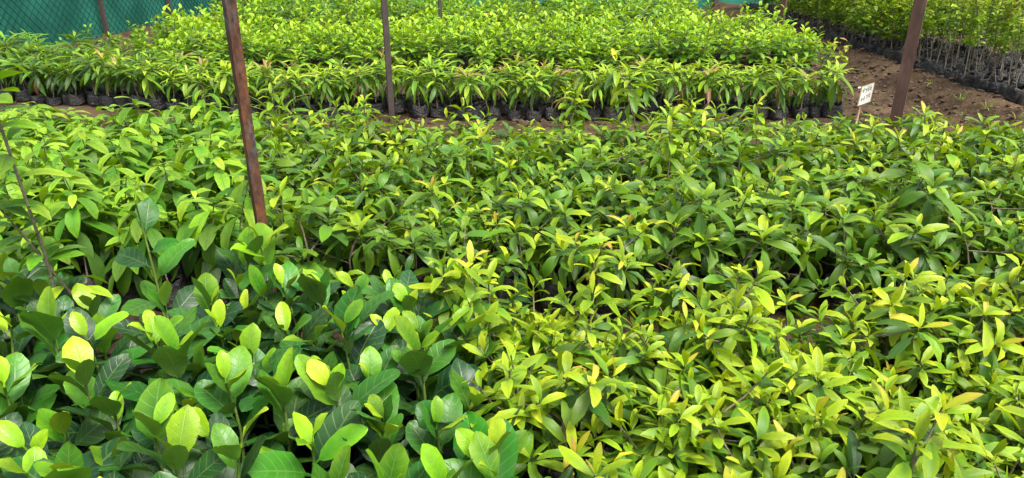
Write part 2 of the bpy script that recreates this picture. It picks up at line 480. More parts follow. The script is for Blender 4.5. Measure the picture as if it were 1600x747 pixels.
LK_BROAD = LeafKind(M_BROAD, 0.205, 0.102, prof_fn(.74, .60, .12), 10, 3, nu=4, nv=6, pet=.14, droop=.55, fold=.26, wave=.06, curl=.12, side=.08)
LK_GLOSSY = LeafKind(M_GLOSSY, 0.122, 0.037, prof_fn(.85, .74), 7, 5, nu=4, nv=5, pet=.08, droop=1.1, fold=.42, wave=.05, curl=.2, side=.09)
LK_GLOSSYBIG = LeafKind(M_GLOSSY, 0.148, 0.047, prof_fn(.85, .74), 7, 6, nu=4, nv=5, pet=.08, droop=1.15, fold=.40, wave=.05, curl=.2, side=.09)
LK_DROOP = LeafKind(M_DROOP, 0.200, 0.068, prof_fn(.70, .70, .35), 7, 7, nu=4, nv=6, pet=.08, droop=1.4, fold=.22, wave=.03, curl=.1, side=.05)
LK_MANGO = LeafKind(M_MANGO, 0.225, 0.050, prof_fn(.70, .80, .2), 7, 9, nu=4, nv=5, pet=.10, droop=1.15, fold=.30, wave=.05, side=.08)
LK_BUSHY = LeafKind(M_BUSHY, 0.150, 0.070, prof_fn(.65, .70, .2), 6, 13, nu=4, nv=4, pet=.08, droop=.6, fold=.25, wave=.03)
LK_TALL = LeafKind(M_TALL, 0.120, 0.052, prof_fn(.8, .6), 6, 17, nu=4, nv=4, pet=.08, droop=.6, fold=.25, wave=.03)
LK_SMALL = LeafKind(M_TALL, 0.085, 0.032, prof_fn(.7, .7), 6, 19, nu=4, nv=4, pet=.08, droop=.7, fold=.25, wave=.03)

# ------------------------------------------------------------------ plant shapes: dict(stems, leaves, kind)
BAG_H = 0.125
GOLD = 2.39996

def bend(base, top, g, k=4, amp=0.02):
    b, t = Vector(base), Vector(top)
    off = Vector((g.uniform(-amp, amp), g.uniform(-amp, amp), 0))
    return [b.lerp(t, i / k) + off * math.sin(math.pi * i / k) for i in range(k + 1)]

def at_line(pts, s):
    f = max(0, min(0.9999, s)) * (len(pts) - 1); i = int(f)
    return pts[i].lerp(pts[i + 1], f - i)

def t_broad(g, h=None, n=None, fresh=0.0):
    h = h or g.uniform(.22, .33); n = n or g.randint(9, 11)
    st = bend((0, 0, BAG_H - .02), (g.uniform(-.03, .03), g.uniform(-.03, .03), BAG_H + h), g)
    lv = []; a0 = g.random() * TAU
    for i in range(n):
        s = i / (n - 1)
        p = at_line(st, .18 + .82 * s)
        el = R(34 + 40 * s + g.uniform(-24, 16))
        age = .95 * (max(0, s - .5) / .5) ** 2.0 + fresh * .3 + g.uniform(-.1, .36)
        sc = (1.04 - .56 * max(0, s - .6) / .4) * g.uniform(.68, 1.14)
        lv.append((leaf_mat(p, a0 + i * GOLD + g.uniform(-.4, .4), el, g.uniform(-.7, .7), sc), g.randrange(10), max(0, min(1.1, age))))
    return dict(stems=[(st, [.0055, .005, .0045, .004, .003])], leaves=lv, kind=LK_BROAD, mat=M_GREENSTEM)

def rosette(lv, g, p, axis_az, axis_tilt, n, flush, size=1.0, dark=0.0, nsh=7, along=.03, base=0.0):
    """Whorl of leaves at a shoot end: young upright ones inside, older spreading ones outside."""
    a0 = g.random() * TAU
    for i in range(n):
        s = i / (n - 1)
        el = R(-28 + 98 * s + g.uniform(-16, 16))
        az = a0 + i * GOLD + g.uniform(-.25, .25)
        M = leaf_mat((0, 0, 0), az, el, g.uniform(-.5, .5), size * (1.05 - .5 * max(0, s - .45) / .55) * g.uniform(.75, 1.15))
        T = Matrix.Rotation(axis_az, 4, 'Z') @ Matrix.Rotation(axis_tilt, 4, 'Y') @ M
        T.translation = Vector(p) - Matrix.Rotation(axis_az, 3, 'Z') @ Matrix.Rotation(axis_tilt, 3, 'Y') @ Vector((0, 0, along * (1 - s)))
        age = base * (1 - s) + flush * s ** 1.15 * g.uniform(.8, 1.12) + (1 - s) * g.uniform(0, .3) * (1 - dark)
        lv.append((T, g.randrange(nsh), max(0, min(1.5, age))))

def t_glossy(g, flush=(.5, 1.1), h=(.16, .26), n_br=(4, 6), n_ro=(9, 12), dark=0.0, spread=.12, along=.03, low=.25, base=0.0, kind=None):
    hh = g.uniform(*h)
    main = bend((0, 0, BAG_H - .02), (g.uniform(-.04, .04), g.uniform(-.04, .04), BAG_H + hh), g, 4, .03)
    stems = [(main, [.005, .0045, .004, .0035, .0025])]
    lv = []
    rosette(lv, g, main[-1], 0, 0, g.randint(*n_ro), g.uniform(*flush), 1, dark, 7, along, base)
    nb = g.randint(*n_br); a0 = g.random() * TAU
    for b in range(nb):
        s = g.uniform(low, .85)
        p = at_line(main, s); az = a0 + b * GOLD + g.uniform(-.4, .4)
        r = g.uniform(.5, 1.15) * spread
        q = p + Vector((math.cos(az) * r, math.sin(az) * r, g.uniform(.04, .14)))
        br = [p, p.lerp(q, .5) + Vector((math.cos(az), math.sin(az), -.3)) * .012, q]
        stems.append((br, [.003, .0027, .002]))
        rosette(lv, g, q, az, R(g.uniform(5, 38)), g.randint(*n_ro) - 2, g.uniform(*flush) * (.55 + .45 * s), g.uniform(.8, 1.05), dark, 7, along, base)
        for k in range(2):
            pp = at_line(br, g.uniform(.3, .8))
            lv.append((leaf_mat(pp, az + g.uniform(-1.8, 1.8), R(g.uniform(-25, 35)), g.uniform(-.5, .5), g.uniform(.7, 1.1)), g.randrange(7), g.uniform(0, .25)))
    return dict(stems=stems, leaves=lv, kind=kind or LK_GLOSSY, mat=M_BARK)

def t_droop(g, h=None):
    h = h or g.uniform(.28, .42)
    st = bend((0, 0, BAG_H - .02), (g.uniform(-.05, .05), g.uniform(-.05, .05), BAG_H + h), g, 4, .02)
    lv = []; n = g.randint(18, 23); a0 = g.random() * TAU
    for i in range(n):
        s = i / (n - 1)
        p = at_line(st, .30 + .70 * s ** .8)
        el = R(-42 + 58 * s + g.uniform(-18, 18))
        age = .10 + .75 * s ** 1.5 + g.uniform(-.1, .15)
        if g.random() < .004: age = 1.9
        sc = (1.0 - .4 * max(0, s - .7) / .3) * g.uniform(.72, 1.15)
        lv.append((leaf_mat(p, a0 + i * GOLD + g.uniform(-.5, .5), el, g.uniform(-.35, .35), sc), g.randrange(7), max(0, age)))
    return dict(stems=[(st, [.004, .0036, .0032, .0028, .002])], leaves=lv, kind=LK_DROOP, mat=M_BARK)

def t_mango(g, h=None, tone=0.0, n=None):
    h = h or g.uniform(.25, .36)
    st = bend((0, 0, BAG_H - .02), (g.uniform(-.04, .04), g.uniform(-.04, .04), BAG_H + h), g, 4, .02)
    lv = []; n = n or g.randint(20, 25); a0 = g.random() * TAU
    pink = g.random() < .14
    for i in range(n):
        s = i / (n - 1)
        p = at_line(st, .66 + .34 * s)
        el = R(-45 + 98 * s + g.uniform(-18, 18))
        age = .25 + tone + .62 * s + g.uniform(-.15, .15)
        if pink and s > .8: age = g.uniform(1.25, 1.5)
        if g.random() < .02: age = 1.9
        lv.append((leaf_mat(p, a0 + i * GOLD + g.uniform(-.5, .5), el, g.uniform(-.4, .4), (1 - .45 * max(0, s - .7) / .3) * g.uniform(.65, 1.1)), g.randrange(7), max(0, age)))
    return dict(stems=[(st, [.0048, .0044, .004, .0035, .0025])], leaves=lv, kind=LK_MANGO, mat=M_BARK)

def t_bushy(g, h=(.42, .56), n_sh=(5, 7), tone=0.0):
    stems, lv = [], []
    ns = g.randint(*n_sh)
    hh0 = g.uniform(*h)
    base = Vector((0, 0, BAG_H - .02))
    fork = Vector((g.uniform(-.02, .02), g.uniform(-.02, .02), BAG_H + .09))
    stems.append(([base, fork], [.006, .005]))
    a0 = g.random() * TAU
    for b in range(ns):
        az = a0 + b * TAU / ns + g.uniform(-.4, .4)
        r = g.uniform(.05, .17) if b else .02
        q = fork + Vector((math.cos(az) * r, math.sin(az) * r, hh0 * g.uniform(.6, 1.05) - .09))
        sh = [fork, fork.lerp(q, .5) + Vector((math.cos(az), math.sin(az), 0)) * .03, q]
        stems.append((sh, [.0035, .003, .0018]))
        n = g.randint(9, 12)
        for i in range(n):
            s = i / (n - 1)
            p = at_line(sh, .1 + .9 * s)
            lv.append((leaf_mat(p, az + i * GOLD + g.uniform(-.4, .4), R(-5 + 60 * s + g.uniform(-20, 20)), g.uniform(-.5, .5), (1.1 - .5 * s) * g.uniform(.75, 1.1)), g.randrange(6), max(0, tone + .15 + .8 * s ** 1.2 + g.uniform(-.15, .15))))
    return dict(stems=stems, leaves=lv, kind=LK_BUSHY, mat=M_BARK)

def t_tall(g, h=(.72, .95), bare=.42, kind=None, n=(42, 54), tone=.2, mat=None, dense=1.0):
    kind = kind or LK_TALL
    hh = g.uniform(*h)
    main = bend((0, 0, BAG_H - .02), (g.uniform(-.10, .10), g.uniform(-.10, .10), BAG_H + hh), g, 5, .04)
    stems = [(main, [.0055, .005, .0047, .0042, .0035, .002])]
    lv = []
    a0 = g.random() * TAU
    ntw = g.randint(3, 5)
    lines = [(main, bare, 1.0, .5)]
    for b in range(ntw):
        s = g.uniform(bare * .8, .85); p = at_line(main, s); az = a0 + b * GOLD
        q = p + Vector((math.cos(az) * g.uniform(.05, .13), math.sin(az) * g.uniform(.05, .13), g.uniform(.08, .22)))
        tw = [p, p.lerp(q, .5) + Vector((math.cos(az), math.sin(az), 0)) * .015, q]
        stems.append((tw, [.003, .0025, .0015])); lines.append((tw, .15, 1.0, .5 / ntw))
    N = g.randint(*n)
    for ln, s0, s1, share in lines:
        m = max(3, int(N * share))
        for i in range(m):
            s = s0 + (s1 - s0) * i / (m - 1)
            p = at_line(ln, s)
            lv.append((leaf_mat(p, a0 + i * GOLD + g.uniform(-.5, .5), R(g.uniform(-15, 55)), g.uniform(-.5, .5), g.uniform(.6, 1.1)), g.randrange(6), max(0, tone + .65 * (p.z / (BAG_H + hh)) ** 3 + g.uniform(-.2, .2))))
    # low side shoots with small green leaves
    return dict(stems=stems, leaves=lv, kind=kind, mat=mat or M_GREYBARK)

# ------------------------------------------------------------------ grow bags
def make_bag(seed, r=.060, h=BAG_H):
    g = random.Random(seed); mb = MB()
    n = 14
    prof = [(0.0, .86), (.012, 1.0), (.045, 1.03), (.075, 1.02), (.105, 1.0), (h - .004, .95), (h + .014, .93), (h + .030, .84), (h + .010, .80)]
    V, F = [], []
    ph = [g.random() * TAU for _ in range(4)]
    for j, (z, k) in enumerate(prof):
        for i in range(n):
            a = TAU * i / n
            w = 1 + .06 * math.sin(3 * a + ph[0] + z * 20) + .05 * math.sin(5 * a + ph[1] - z * 40) + g.uniform(-.045, .045)
            zz = z + (.012 * math.sin(2 * a + ph[2]) + g.uniform(-.011, .011) if j >= 5 else 0)
            V.append((r * k * w * math.cos(a), r * k * w * math.sin(a), zz))
    for j in range(len(prof) - 1):
        for i in range(n):
            i2 = (i + 1) % n
            F.append((j * n + i, j * n + i2, (j + 1) * n + i2, (j + 1) * n + i))
    F.append(tuple(range(n))[::-1])
    mb.add(V, F)
    return mb.mesh('grow_bag', M_BAG, True)

def make_potsoil(seed, r=.061):
    g = random.Random(seed); mb = MB()
    V = [(0, 0, BAG_H - .012)]; n = 12
    for rr in (.5, 1.0):
        for i in range(n):
            a = TAU * i / n
            V.append((r * rr * math.cos(a), r * rr * math.sin(a), BAG_H - .016 + g.uniform(-.006, .006)))
    F = [(0, 1 + i, 1 + (i + 1) % n) for i in range(n)] + [(1 + i, 1 + n + i, 1 + n + (i + 1) % n, 1 + (i + 1) % n) for i in range(n)]
    mb.add(V, F)
    return mb.mesh('potting_soil', M_POTSOIL, True)
BAGS = [make_bag(k) for k in range(5)]
POTSOIL = [make_potsoil(k) for k in range(3)]

# ------------------------------------------------------------------ templates and planting
class Template:
    def __init__(s, spec, low=True):
        s.kind = spec['kind']; s.leaves = spec['leaves']
        mb = MB()
        for pts, rad in spec['stems']:
            mb.tube(pts, rad, 5)
        s.stem = mb.mesh('stem', spec['mat'], True)
        s.low = low
        s._join = None
    @property
    def foliage(s):
        if s._join is None:
            s._join = s.kind.joined('foliage', s.leaves, s.low)
        return s._join

def plant(name, label, group, tm, x, y, rot, sc=1.0, tilt=(0, 0), single=False, soil=False, bag=True, girth=1.25):
    root = bpy.data.objects.new(name, None)
    root.empty_display_size = .05
    COL.objects.link(root)
    root.location = (x, y, ground_h(x, y) - .008)
    root.rotation_euler = (tilt[0], tilt[1], rot)
    root.scale = (sc, sc, sc)
    tag(root, label, 'sapling', group)
    if bag:
        b = link('grow_bag', rng.choice(BAGS), root)
        k = girth * rng.uniform(.93, 1.07)
        b.scale = (k, k * rng.uniform(.88, 1.0), rng.uniform(.86, 1.06) * (.86 if girth > 1.4 else 1.0 if girth > 1.3 else 1))
        b.rotation_euler = (jit(.05), jit(.05), rng.random() * TAU)
        if soil:
            link('potting_soil', rng.choice(POTSOIL), root).scale = (k * .84, k * .84, .94 if girth < 1.4 else .80)
    link('stem', tm.stem, root)
    if single:
        for M, k, age in tm.leaves:
            o = bpy.data.objects.new('leaf', tm.kind.single(k, age))
            COL.objects.link(o)
            o.parent = root
            o.matrix_basis = M
    else:
        f = link('foliage', tm.foliage, root)
        f['kind'] = 'stuff'
    return root

def visible(x, y, z0=0.0, z1=.6, mx=.12):
    """Keeps planting to what the frame could see, with a step of margin."""
    for z in (z0, z1):
        d = y * math.cos(R(PITCH)) + (1.6 - z) * math.sin(R(PITCH))
        if d <= .2: continue
        px = x / d * 1110 / 800
        py = (y * math.sin(R(PITCH)) - (1.6 - z) * math.cos(R(PITCH))) / d * 1110 / 373.5
        if abs(px) < 1 + mx and -1.30 < py: return True
    return False



g0 = random.Random(5)
T_BROAD = [Template(t_broad(g0)) for _ in range(9)]
T_BROADNEW = [Template(t_broad(g0, fresh=1.0)) for _ in range(3)]
T_FLUSH = [Template(t_glossy(g0, (.8, 1.3), (.18, .31), (4, 6), (12, 15), spread=.12, along=.09, base=.28)) for _ in range(10)]
T_GLOSSY = [Template(t_glossy(g0, (.4, 1.1), (.17, .29), (5, 7), (8, 11), dark=.3, spread=.17, along=.055, low=.02, base=.08, kind=LK_GLOSSYBIG)) for _ in range(10)]
T_GLOSSYGOLD = [Template(t_glossy(g0, (1.0, 1.5), (.2, .28), (4, 6), spread=.14)) for _ in range(3)]
T_SHOOT = [Template(t_glossy(g0, (.8, 1.3), (.30, .42), (3, 4), (11, 14), spread=.12, along=.12, base=.3)) for _ in range(4)]
T_DROOP = [Template(t_droop(g0)) for _ in range(8)]
T_MANGO = [Template(t_mango(g0)) for _ in range(10)]
T_MANGODK = [Template(t_mango(g0, tone=-.42)) for _ in range(5)]
T_BUSHY = [Template(t_bushy(g0)) for _ in range(7)]
T_BACK = [Template(t_bushy(g0, tone=-.35)) for _ in range(4)]
T_TALL = [Template(t_tall(g0, (.72, .98), .22, None, (70, 85), .55)) for _ in range(7)]
T_THIN = [Template(t_tall(g0, (.85, 1.1), .36, LK_SMALL, (85, 105), .5, M_GREYBARK)) for _ in range(7)]

ORD = ('first second third fourth fifth sixth seventh eighth ninth tenth eleventh twelfth thirteenth fourteenth fifteenth sixteenth seventeenth eighteenth '
       'nineteenth twentieth').split()
TENS = {20: 'twenty', 30: 'thirty', 40: 'forty', 50: 'fifty', 60: 'sixty'}
def ordinal(n):
    if n <= 20: return ORD[n - 1]
    t, u = n // 10 * 10, n % 10
    return TENS[t] + '-' + ORD[u - 1] if u else TENS[t][:-1] + 'ieth'
def in_frame(x, y, z):
    d = y * math.cos(R(PITCH)) + (1.6 - z) * math.sin(R(PITCH))
    return x / d * 1110 / 800

class Bed:
    """Collects the plants of one bed, then plants them and names each by its place in its row where rows can be told apart."""
    def __init__(s, name, group, shared, rowlabel=None, rows_named=99):
        s.name, s.group, s.shared, s.rowlabel, s.rows_named = name, group, shared, rowlabel, rows_named
        s.items = []
    def add(s, row, x, y, tm, look=None, **kw):
        s.items.append([row, x, y, tm, look, kw])
    def build(s):
        labels = {}
        if s.rowlabel:
            for r in range(s.rows_named):
                mine = sorted((it for it in s.items if it[0] == r), key=lambda it: it[1])
                seen = [it for it in mine if abs(in_frame(it[1], it[2], .35)) < .985]
                for k, it in enumerate(seen):
                    labels[id(it)] = s.rowlabel.format(n=ordinal(k + 1), r=('nearest' if r == 0 else ordinal(r + 1)))
        for it in s.items:
            row, x, y, tm, look, kw = it
            plant(s.name, labels.get(id(it)) or look or s.shared, s.group, tm, x, y, rng.random() * TAU, **kw)

def tl(a): return (jit(a), jit(a))
def front_edge(y): return .10 - .30 * (y - 1.2)
def mid_edge(y): return -1.35 - .34 * (y - 3.4)

# front bed, broad-leaved part
bed = Bed('broad_leaf_sapling', 'broad-leaved saplings of the front bed', 'broad-leaved sapling cut off by the frame at the end of the front bed',
          'broad-leaved dark green sapling, {n} from the left in the {r} row of the front bed')
for row in range(10):
    yy = 1.02 + row * .160
    xx = -2.3 + (row % 2) * .08
    while xx < .3:
        x, y = xx + jit(.03), yy + jit(.03)
        if x < front_edge(y) + jit(.06) and visible(x, y, .2, .45) and not (row >= 9 and -1.75 < x < -1.12):
            tm = rng.choice(T_BROADNEW if rng.random() < .03 else T_BROAD)
            bed.add(row, x, y, tm, sc=rng.uniform(.88, 1.12), tilt=tl(.12), single=True, soil=row > 6)
        xx += .165
bed.build()

# front bed, glossy yellow-green part
bed = Bed('glossy_leaf_sapling', 'yellow-green saplings of the front bed', 'yellow-green sapling cut off by the frame at the right of the front bed',
          'yellow-green oval-leaved sapling, {n} from the left in the {r} row of the front bed')
for row in range(9):
    yy = 1.02 + row * .165
    xx = -.35 + (row % 2) * .085
    while xx < 2.3:
        x, y = xx + jit(.03), yy + jit(.03)
        if x > front_edge(y) + .01 and visible(x, y, .2, .45):
            u = rng.random()
            tm = rng.choice(T_GLOSSYGOLD if u < .16 else T_SHOOT if u < (.50 if row > 6 else .24) else T_FLUSH)
            bed.add(row, x, y, tm, sc=rng.uniform(.86, 1.22), tilt=tl(.15), single=True, soil=row > 6)
        xx += .178
bed.build()

# middle bed: drooping leaves at the left, glossy dark ones over the rest
bed = Bed('drooping_leaf_sapling', 'drooping-leaved saplings of the middle bed', 'whippy sapling with drooping light green leaves, behind the front rows of the middle bed',
          'drooping light-leaved sapling, {n} from the left in the {r} row of the middle bed', 2)
for row in range(13):
    yy = 2.98 + row * .19
    xx = -4.2 + (row % 2) * .09
    while xx < -1.0:
        x, y = xx + jit(.035), yy + jit(.035)
        if x < mid_edge(y) + jit(.08) and visible(x, y, .1, .5):
            bed.add(row, x, y, rng.choice(T_DROOP), sc=rng.uniform(.9, 1.2), tilt=tl(.10), single=True, soil=row < 1)
        xx += .185
bed.build()
bed = Bed('glossy_leaf_sapling', 'dark green saplings of the middle bed', 'dark green oval-leaved sapling behind the front rows of the middle bed',
          'dark green oval-leaved sapling, {n} from the left in the {r} row of the middle bed', 2)
for row in range(10):
    yy = 2.98 + row * .235
    xx = -2.1 + (row % 2) * .11
    while xx < 4.3:
        x, y = xx + jit(.05), yy + jit(.05)
        if x > mid_edge(y) + .05 and visible(x, y, .1, .45) and not (row == 9 and (x > 2.3 or rng.random() < .45)):
            u = rng.random()
            tall = .30 if row > 6 and x < 2.3 else .08
            gold = u > 1 - .10
            tm = rng.choice(T_SHOOT if u < tall else T_GLOSSYGOLD if gold else T_GLOSSY)
            look = ('dark green sapling with one tall bright shoot above the middle bed' if u < tall else
                    'sapling with golden orange new leaves amid the dark middle bed' if gold else None)
            bed.add(row, x, y, tm, look, sc=rng.uniform(.96, 1.28) * (1.18 if u < tall and row > 7 else 1), tilt=tl(.14), single=row < 7, soil=row < 1)
        xx += .23
bed.build()

# mango bed
bed = Bed('mango_sapling', 'mango saplings of the long bed', 'mango sapling with long pale green leaves behind the front row of its bed',
          'mango sapling, {n} from the left in the front row of the mango bed', 1)
for row in range(7):
    xx = -7.0 + (row % 2) * .09
    while xx < 3.22:
        y0 = 6.95 + max(0, -2.6 - xx) * .30 + row * .21
        x, y = xx + jit(.04), y0 + jit(.05)
        if visible(x, y, .1, .6, .04) and abs(x + 1.17) + abs(y - 6.82) > .26 and not (x > -4.9 and row > 3 + (x < -3.5)):
            dk = x < -3.4 and rng.random() < min(.9, (-3.2 - x) * .6)
            bed.add(row, x, y, rng.choice(T_MANGODK if dk else T_MANGO), 'mango sapling with dark green leaves at the fence end of the mango bed' if dk else None,
                    sc=rng.uniform(.86, 1.12) * (1.3 if x < -4.4 and rng.random() < .16 else .98 if x < -4.9 and row > 2 else 1), tilt=tl(.10), single=row < 2, soil=row < 1, girth=1.45)
        xx += .185
bed.build()
# bushy bed behind
bed = Bed('bushy_sapling', 'bushy saplings behind the mango bed', 'dense bushy sapling with small yellow-green leaves behind the mango bed')
for row in range(9):
    xx = -4.5 - row * .06 + (row % 2) * .15
    while xx < 4.05:
        x, y = xx + jit(.05), 9.05 + row * .30 + jit(.05)
        if visible(x, y, .1, .6, .04) and rng.random() > .05:
            bed.add(row, x, y, rng.choice(T_BUSHY), sc=rng.uniform(.8, 1.16), tilt=tl(.08))
        xx += .315
bed.build()
# dark bushes at the fence end
bed = Bed('leafy_sapling', 'dark bushy saplings beside the left fence', 'dark green bushy sapling between the mango bed and the net fence')
for row in range(11):
    for k in range(7):
        x, y = -5.75 + k * .31 + (row % 2) * .14 + jit(.05), 9.3 + row * .34 + jit(.05)
        if x < -4.65 - row * .06 and visible(x, y, .1, .6, .02):
            tm = rng.choice(T_BACK + T_MANGODK)
            bed.add(row, x, y, tm, sc=rng.uniform(.62, .82) if tm in T_BACK else rng.uniform(.8, 1.05), tilt=tl(.10))
bed.build()
# far bed
bed = Bed('leafy_sapling', 'saplings of the farthest bed', 'leafy green sapling in the farthest bed below the net')
for row in range(9):
    xx = -5.3 - row * .06 + (row % 2) * .17
    while xx < 3.5:
        x, y = xx + jit(.06), 12.9 + row * .36 + jit(.06)
        if visible(x, y, .1, .6, .02):
            bed.add(row, x, y, rng.choice(T_MANGODK + T_BACK if rng.random() < .8 else T_BUSHY), sc=rng.uniform(1.0, 1.3), tilt=tl(.08))
        xx += .345
bed.build()
# tall saplings across the path
bt = Bed('tall_sapling', 'tall green saplings across the path', 'tall bright green sapling behind the bags that line the path')
bn = Bed('thin_leaf_sapling', 'thin bare-stemmed saplings across the path', 'tall thin sapling with bare grey stem and small yellowish leaves across the path')
for row in range(13):
    yy = 6.7
    while yy < 18.5:
        x, y = 5.27 + (yy - 7.6) * .055 + row * .21 + jit(.03) + .07 * math.sin(yy * .9), yy + jit(.03)
        if visible(x, y, .1, .9, .03):
            if y < 10.3 + jit(.5):
                bn.add(row, x, y, rng.choice(T_THIN), 'thin bare-stemmed sapling in the bag row along the path' if row == 0 else None, sc=rng.uniform(.9, 1.15), tilt=tl(.16), soil=row < 2, girth=1.32)
            elif row < 8:
                bt.add(row, x, y, rng.choice(T_TALL), 'tall green sapling in the bag row lining the path' if row == 0 else None, sc=rng.uniform(.9, 1.15), tilt=tl(.14), soil=row < 1, girth=1.32)
        yy += .192 if row == 0 else .24
bt.build(); bn.build()
n_tall = (len(bt.items), len(bn.items))

# single saplings that stand out
def special(label, tm, x, y, rot, sc, tilt=(0, 0), name='broad_leaf_sapling', soil=True, bag=True):
    return plant(name, label, None, tm, x, y, rot, sc, tilt, True, soil, bag)
gs = random.Random(21)
special('tall broad-leaved sapling with one yellow-green leaf upright at its top, left of the rusty post', Template(t_broad(gs, .56, 8, .6)), -1.40, 2.52, 1.0, 1.0, (-.03, .03))
special('sapling with two large lime-yellow leaves at its tip, in front of the rusty post', Template(t_broad(gs, .34, 8, 1.3)), -.97, 2.60, 2.2, 1.05)
special('dark broad-leaved sapling close before the foot of the rusty post', Template(t_broad(gs, .30, 11)), -1.07, 2.60, .4, 1.1)
special('loose sapling with orange new leaves standing alone in the gap between two beds', Template(t_glossy(gs, (1.0, 1.5), (.26, .30), (5, 6), (9, 11), spread=.19, low=.1)), .33, 2.58, .6, 1.15, (0, .08), 'glossy_leaf_sapling')
special('sapling with pale orange tips at the corner where broad and narrow leaves meet', Template(t_glossy(gs, (1.0, 1.5), (.25, .3), (3, 4), (7, 9), spread=.12)), -.22, 2.46, .2, 1.0, (0, -.08), 'glossy_leaf_sapling')
special('spindly yellow-leaved sapling on bare soil beside the white sign', Template(t_tall(gs, (.50, .54), .42, LK_TALL, (14, 16), .75)), 3.42, 7.55, .4, 1.0, (0, -.03), 'tall_sapling')
special('single shoot with one long arching leaf in front of the brown post', Template(t_droop(gs, .34)), 2.98, 5.22, .4, 1.0, (0, .05), 'drooping_leaf_sapling')
special('tall light green shoot rising above the right end of the bushy bed', Template(t_bushy(gs, (.62, .66), (2, 3))), 3.55, 11.4, .4, 1.1, (0, .05), 'bushy_sapling')

# leaning sapling at the left edge, close to the camera
root = bpy.data.objects.new('leaning_sapling', None); COL.objects.link(root)
bx, by = -1.70, 2.33
root.location = (bx, by, ground_h(bx, by))
tag(root, 'tall leaning sapling with two brown stems and serrated pale leaves at the left edge', 'sapling')
link('grow_bag', BAGS[0], root)
link('potting_soil', POTSOIL[0], root)
gl = random.Random(4)
lines = [[Vector((0, 0, .11)), Vector((.05, -.03, .53)), Vector((.085, -.12, 1.05)), Vector((.12, -.2, 1.28))],
         [Vector((.0, 0, .12)), Vector((.09, .0, .40)), Vector((.03, -.05, .62)), Vector((-.04, -.1, .84))]]
for ln in lines:
    mb = MB(); mb.tube(ln, [.0065, .0055, .0045, .003], 6)
    link('stem', mb.mesh('stem', M_BARK, True), root)
    for i in range(26):
        s = .36 + .64 * i / 25
        M = leaf_mat(at_line(ln, s), i * GOLD, R(gl.uniform(5, 65)), gl.uniform(-.5, .5), gl.uniform(.55, .85))
        o = link('leaf', LK_DROOP.single(gl.randrange(7), 1.45 if gl.random() < .04 else gl.uniform(.35, .8)), root)
        o.matrix_basis = M

# ------------------------------------------------------------------ posts
def angle_post(name, label, x, y, h, w, th, rz, mat, cat='post'):
    """Steel angle section set in the ground, slightly pitted along its edges."""
    g = random.Random(int(x * 100 + y * 10)); mb = MB()
    n = 26
    sec = [(0, 0), (w, 0), (w, th), (th, th), (th, w), (0, w)]
    V, F = [], []
    for j in range(n + 1):
        z = -.2 + (h + .2) * j / n
        for (a, b) in sec:
            V.append((a - w * .35 + g.uniform(-.0018, .0018), b - w * .35 + g.uniform(-.0018, .0018), z))
    for j in range(n):
        for i in range(6):
            i2 = (i + 1) % 6
            F.append((j * 6 + i, j * 6 + i2, (j + 1) * 6 + i2, (j + 1) * 6 + i))
    F.append((0, 1, 2, 3, 4, 5)); F.append(tuple(n * 6 + k for k in range(6))[::-1])
    mb.add(V, F)
    o = link(name, mb.mesh(name, mat), None, (x, y, ground_h(x, y)))
    o.rotation_euler = (0, 0, rz)
    tag(o, label, cat, 'posts standing among the beds')
    return o
angle_post('steel_post', 'rusty angle-iron post with blackened patches, nearest to the camera', -1.05, 2.76, 3.0, .039, .006, R(40), M_RUST)
angle_post('steel_post', 'slim dark brown post at the front edge of the mango bed', -1.17, 6.80, 3.0, .050, .006, R(20), M_DARKPOST)
angle_post('steel_post', 'thin dark post far back among the bushy saplings', -1.12, 11.55, 3.0, .045, .006, R(20), M_DARKPOST)
angle_post('steel_post', 'thick leaning-looking brown post beside the soil path at the right', 3.57, 6.5, 3.0, .100, .008, R(60), M_OXIDE)
angle_post('steel_post', 'brown post at the far end of the soil path beside the bushy bed', 4.05, 11.1, 3.0, .075, .008, R(55), M_OXIDE)
angle_post('steel_post', 'farthest brown post in front of the back net', 4.5, 16.6, 3.0, .075, .008, R(50), M_OXIDE)

# ------------------------------------------------------------------ fences
def fence(name, label, p0, p1, posts, H, cell_w, cell_h, wire_side):
    """Green shade net on posts with diamond wires stretched over it."""
    a, b = Vector(p0), Vector(p1)
    d = (b - a).normalized(); L = (b - a).length
    nrm = Vector((-d.y, d.x, 0)) * wire_side
    root = bpy.data.objects.new(name, None); COL.objects.link(root)
    root.location = (a.x, a.y, 0)
    root.rotation_euler = (0, 0, math.atan2(d.y, d.x))
    tag(root, label, 'fence')
    mb = MB(); V, F = [], []
    nu, nv = int(L / .14), 16
    for j in range(nv + 1):
        for i in range(nu + 1):
            s, z = L * i / nu, -.05 + (H + .05) * j / nv
            V.append((s, -.045 * wire_side + .034 * noise.noise(Vector((s * 1.5, z * 1.2, 4))) + .008 * noise.noise(Vector((s * 5, z * 3, 9))), z))
    for j in range(nv):
        for i in range(nu):
            k = j * (nu + 1) + i
            F.append((k, k + 1, k + nu + 2, k + nu + 1))
    mb.add(V, F)
    link('shade_net', mb.mesh('shade_net', M_NET, True), root)
    if cell_w:
        for sgn in (1, -1):
            mw = MB()
            mw.tube([(0, 0, 0), (sgn * H * cell_w / cell_h, 0, H)], [.0062, .0062], 4)
            wm = mw.mesh('wire', M_WIRE)
            n = int(L / cell_w)
            for i in range(n):
                s = cell_w * i
                if 0 <= s + sgn * H * cell_w / cell_h <= L:
                    link('wire', wm, root, (s, .012 * sgn, 0))
    for s in posts:
        mp = MB(); mp.box((0, 0, H / 2), (.07, .07, H + .1))
        link('post', mp.mesh('post', M_DARKPOST), root, (s, .055 * wire_side, 0))
    return root
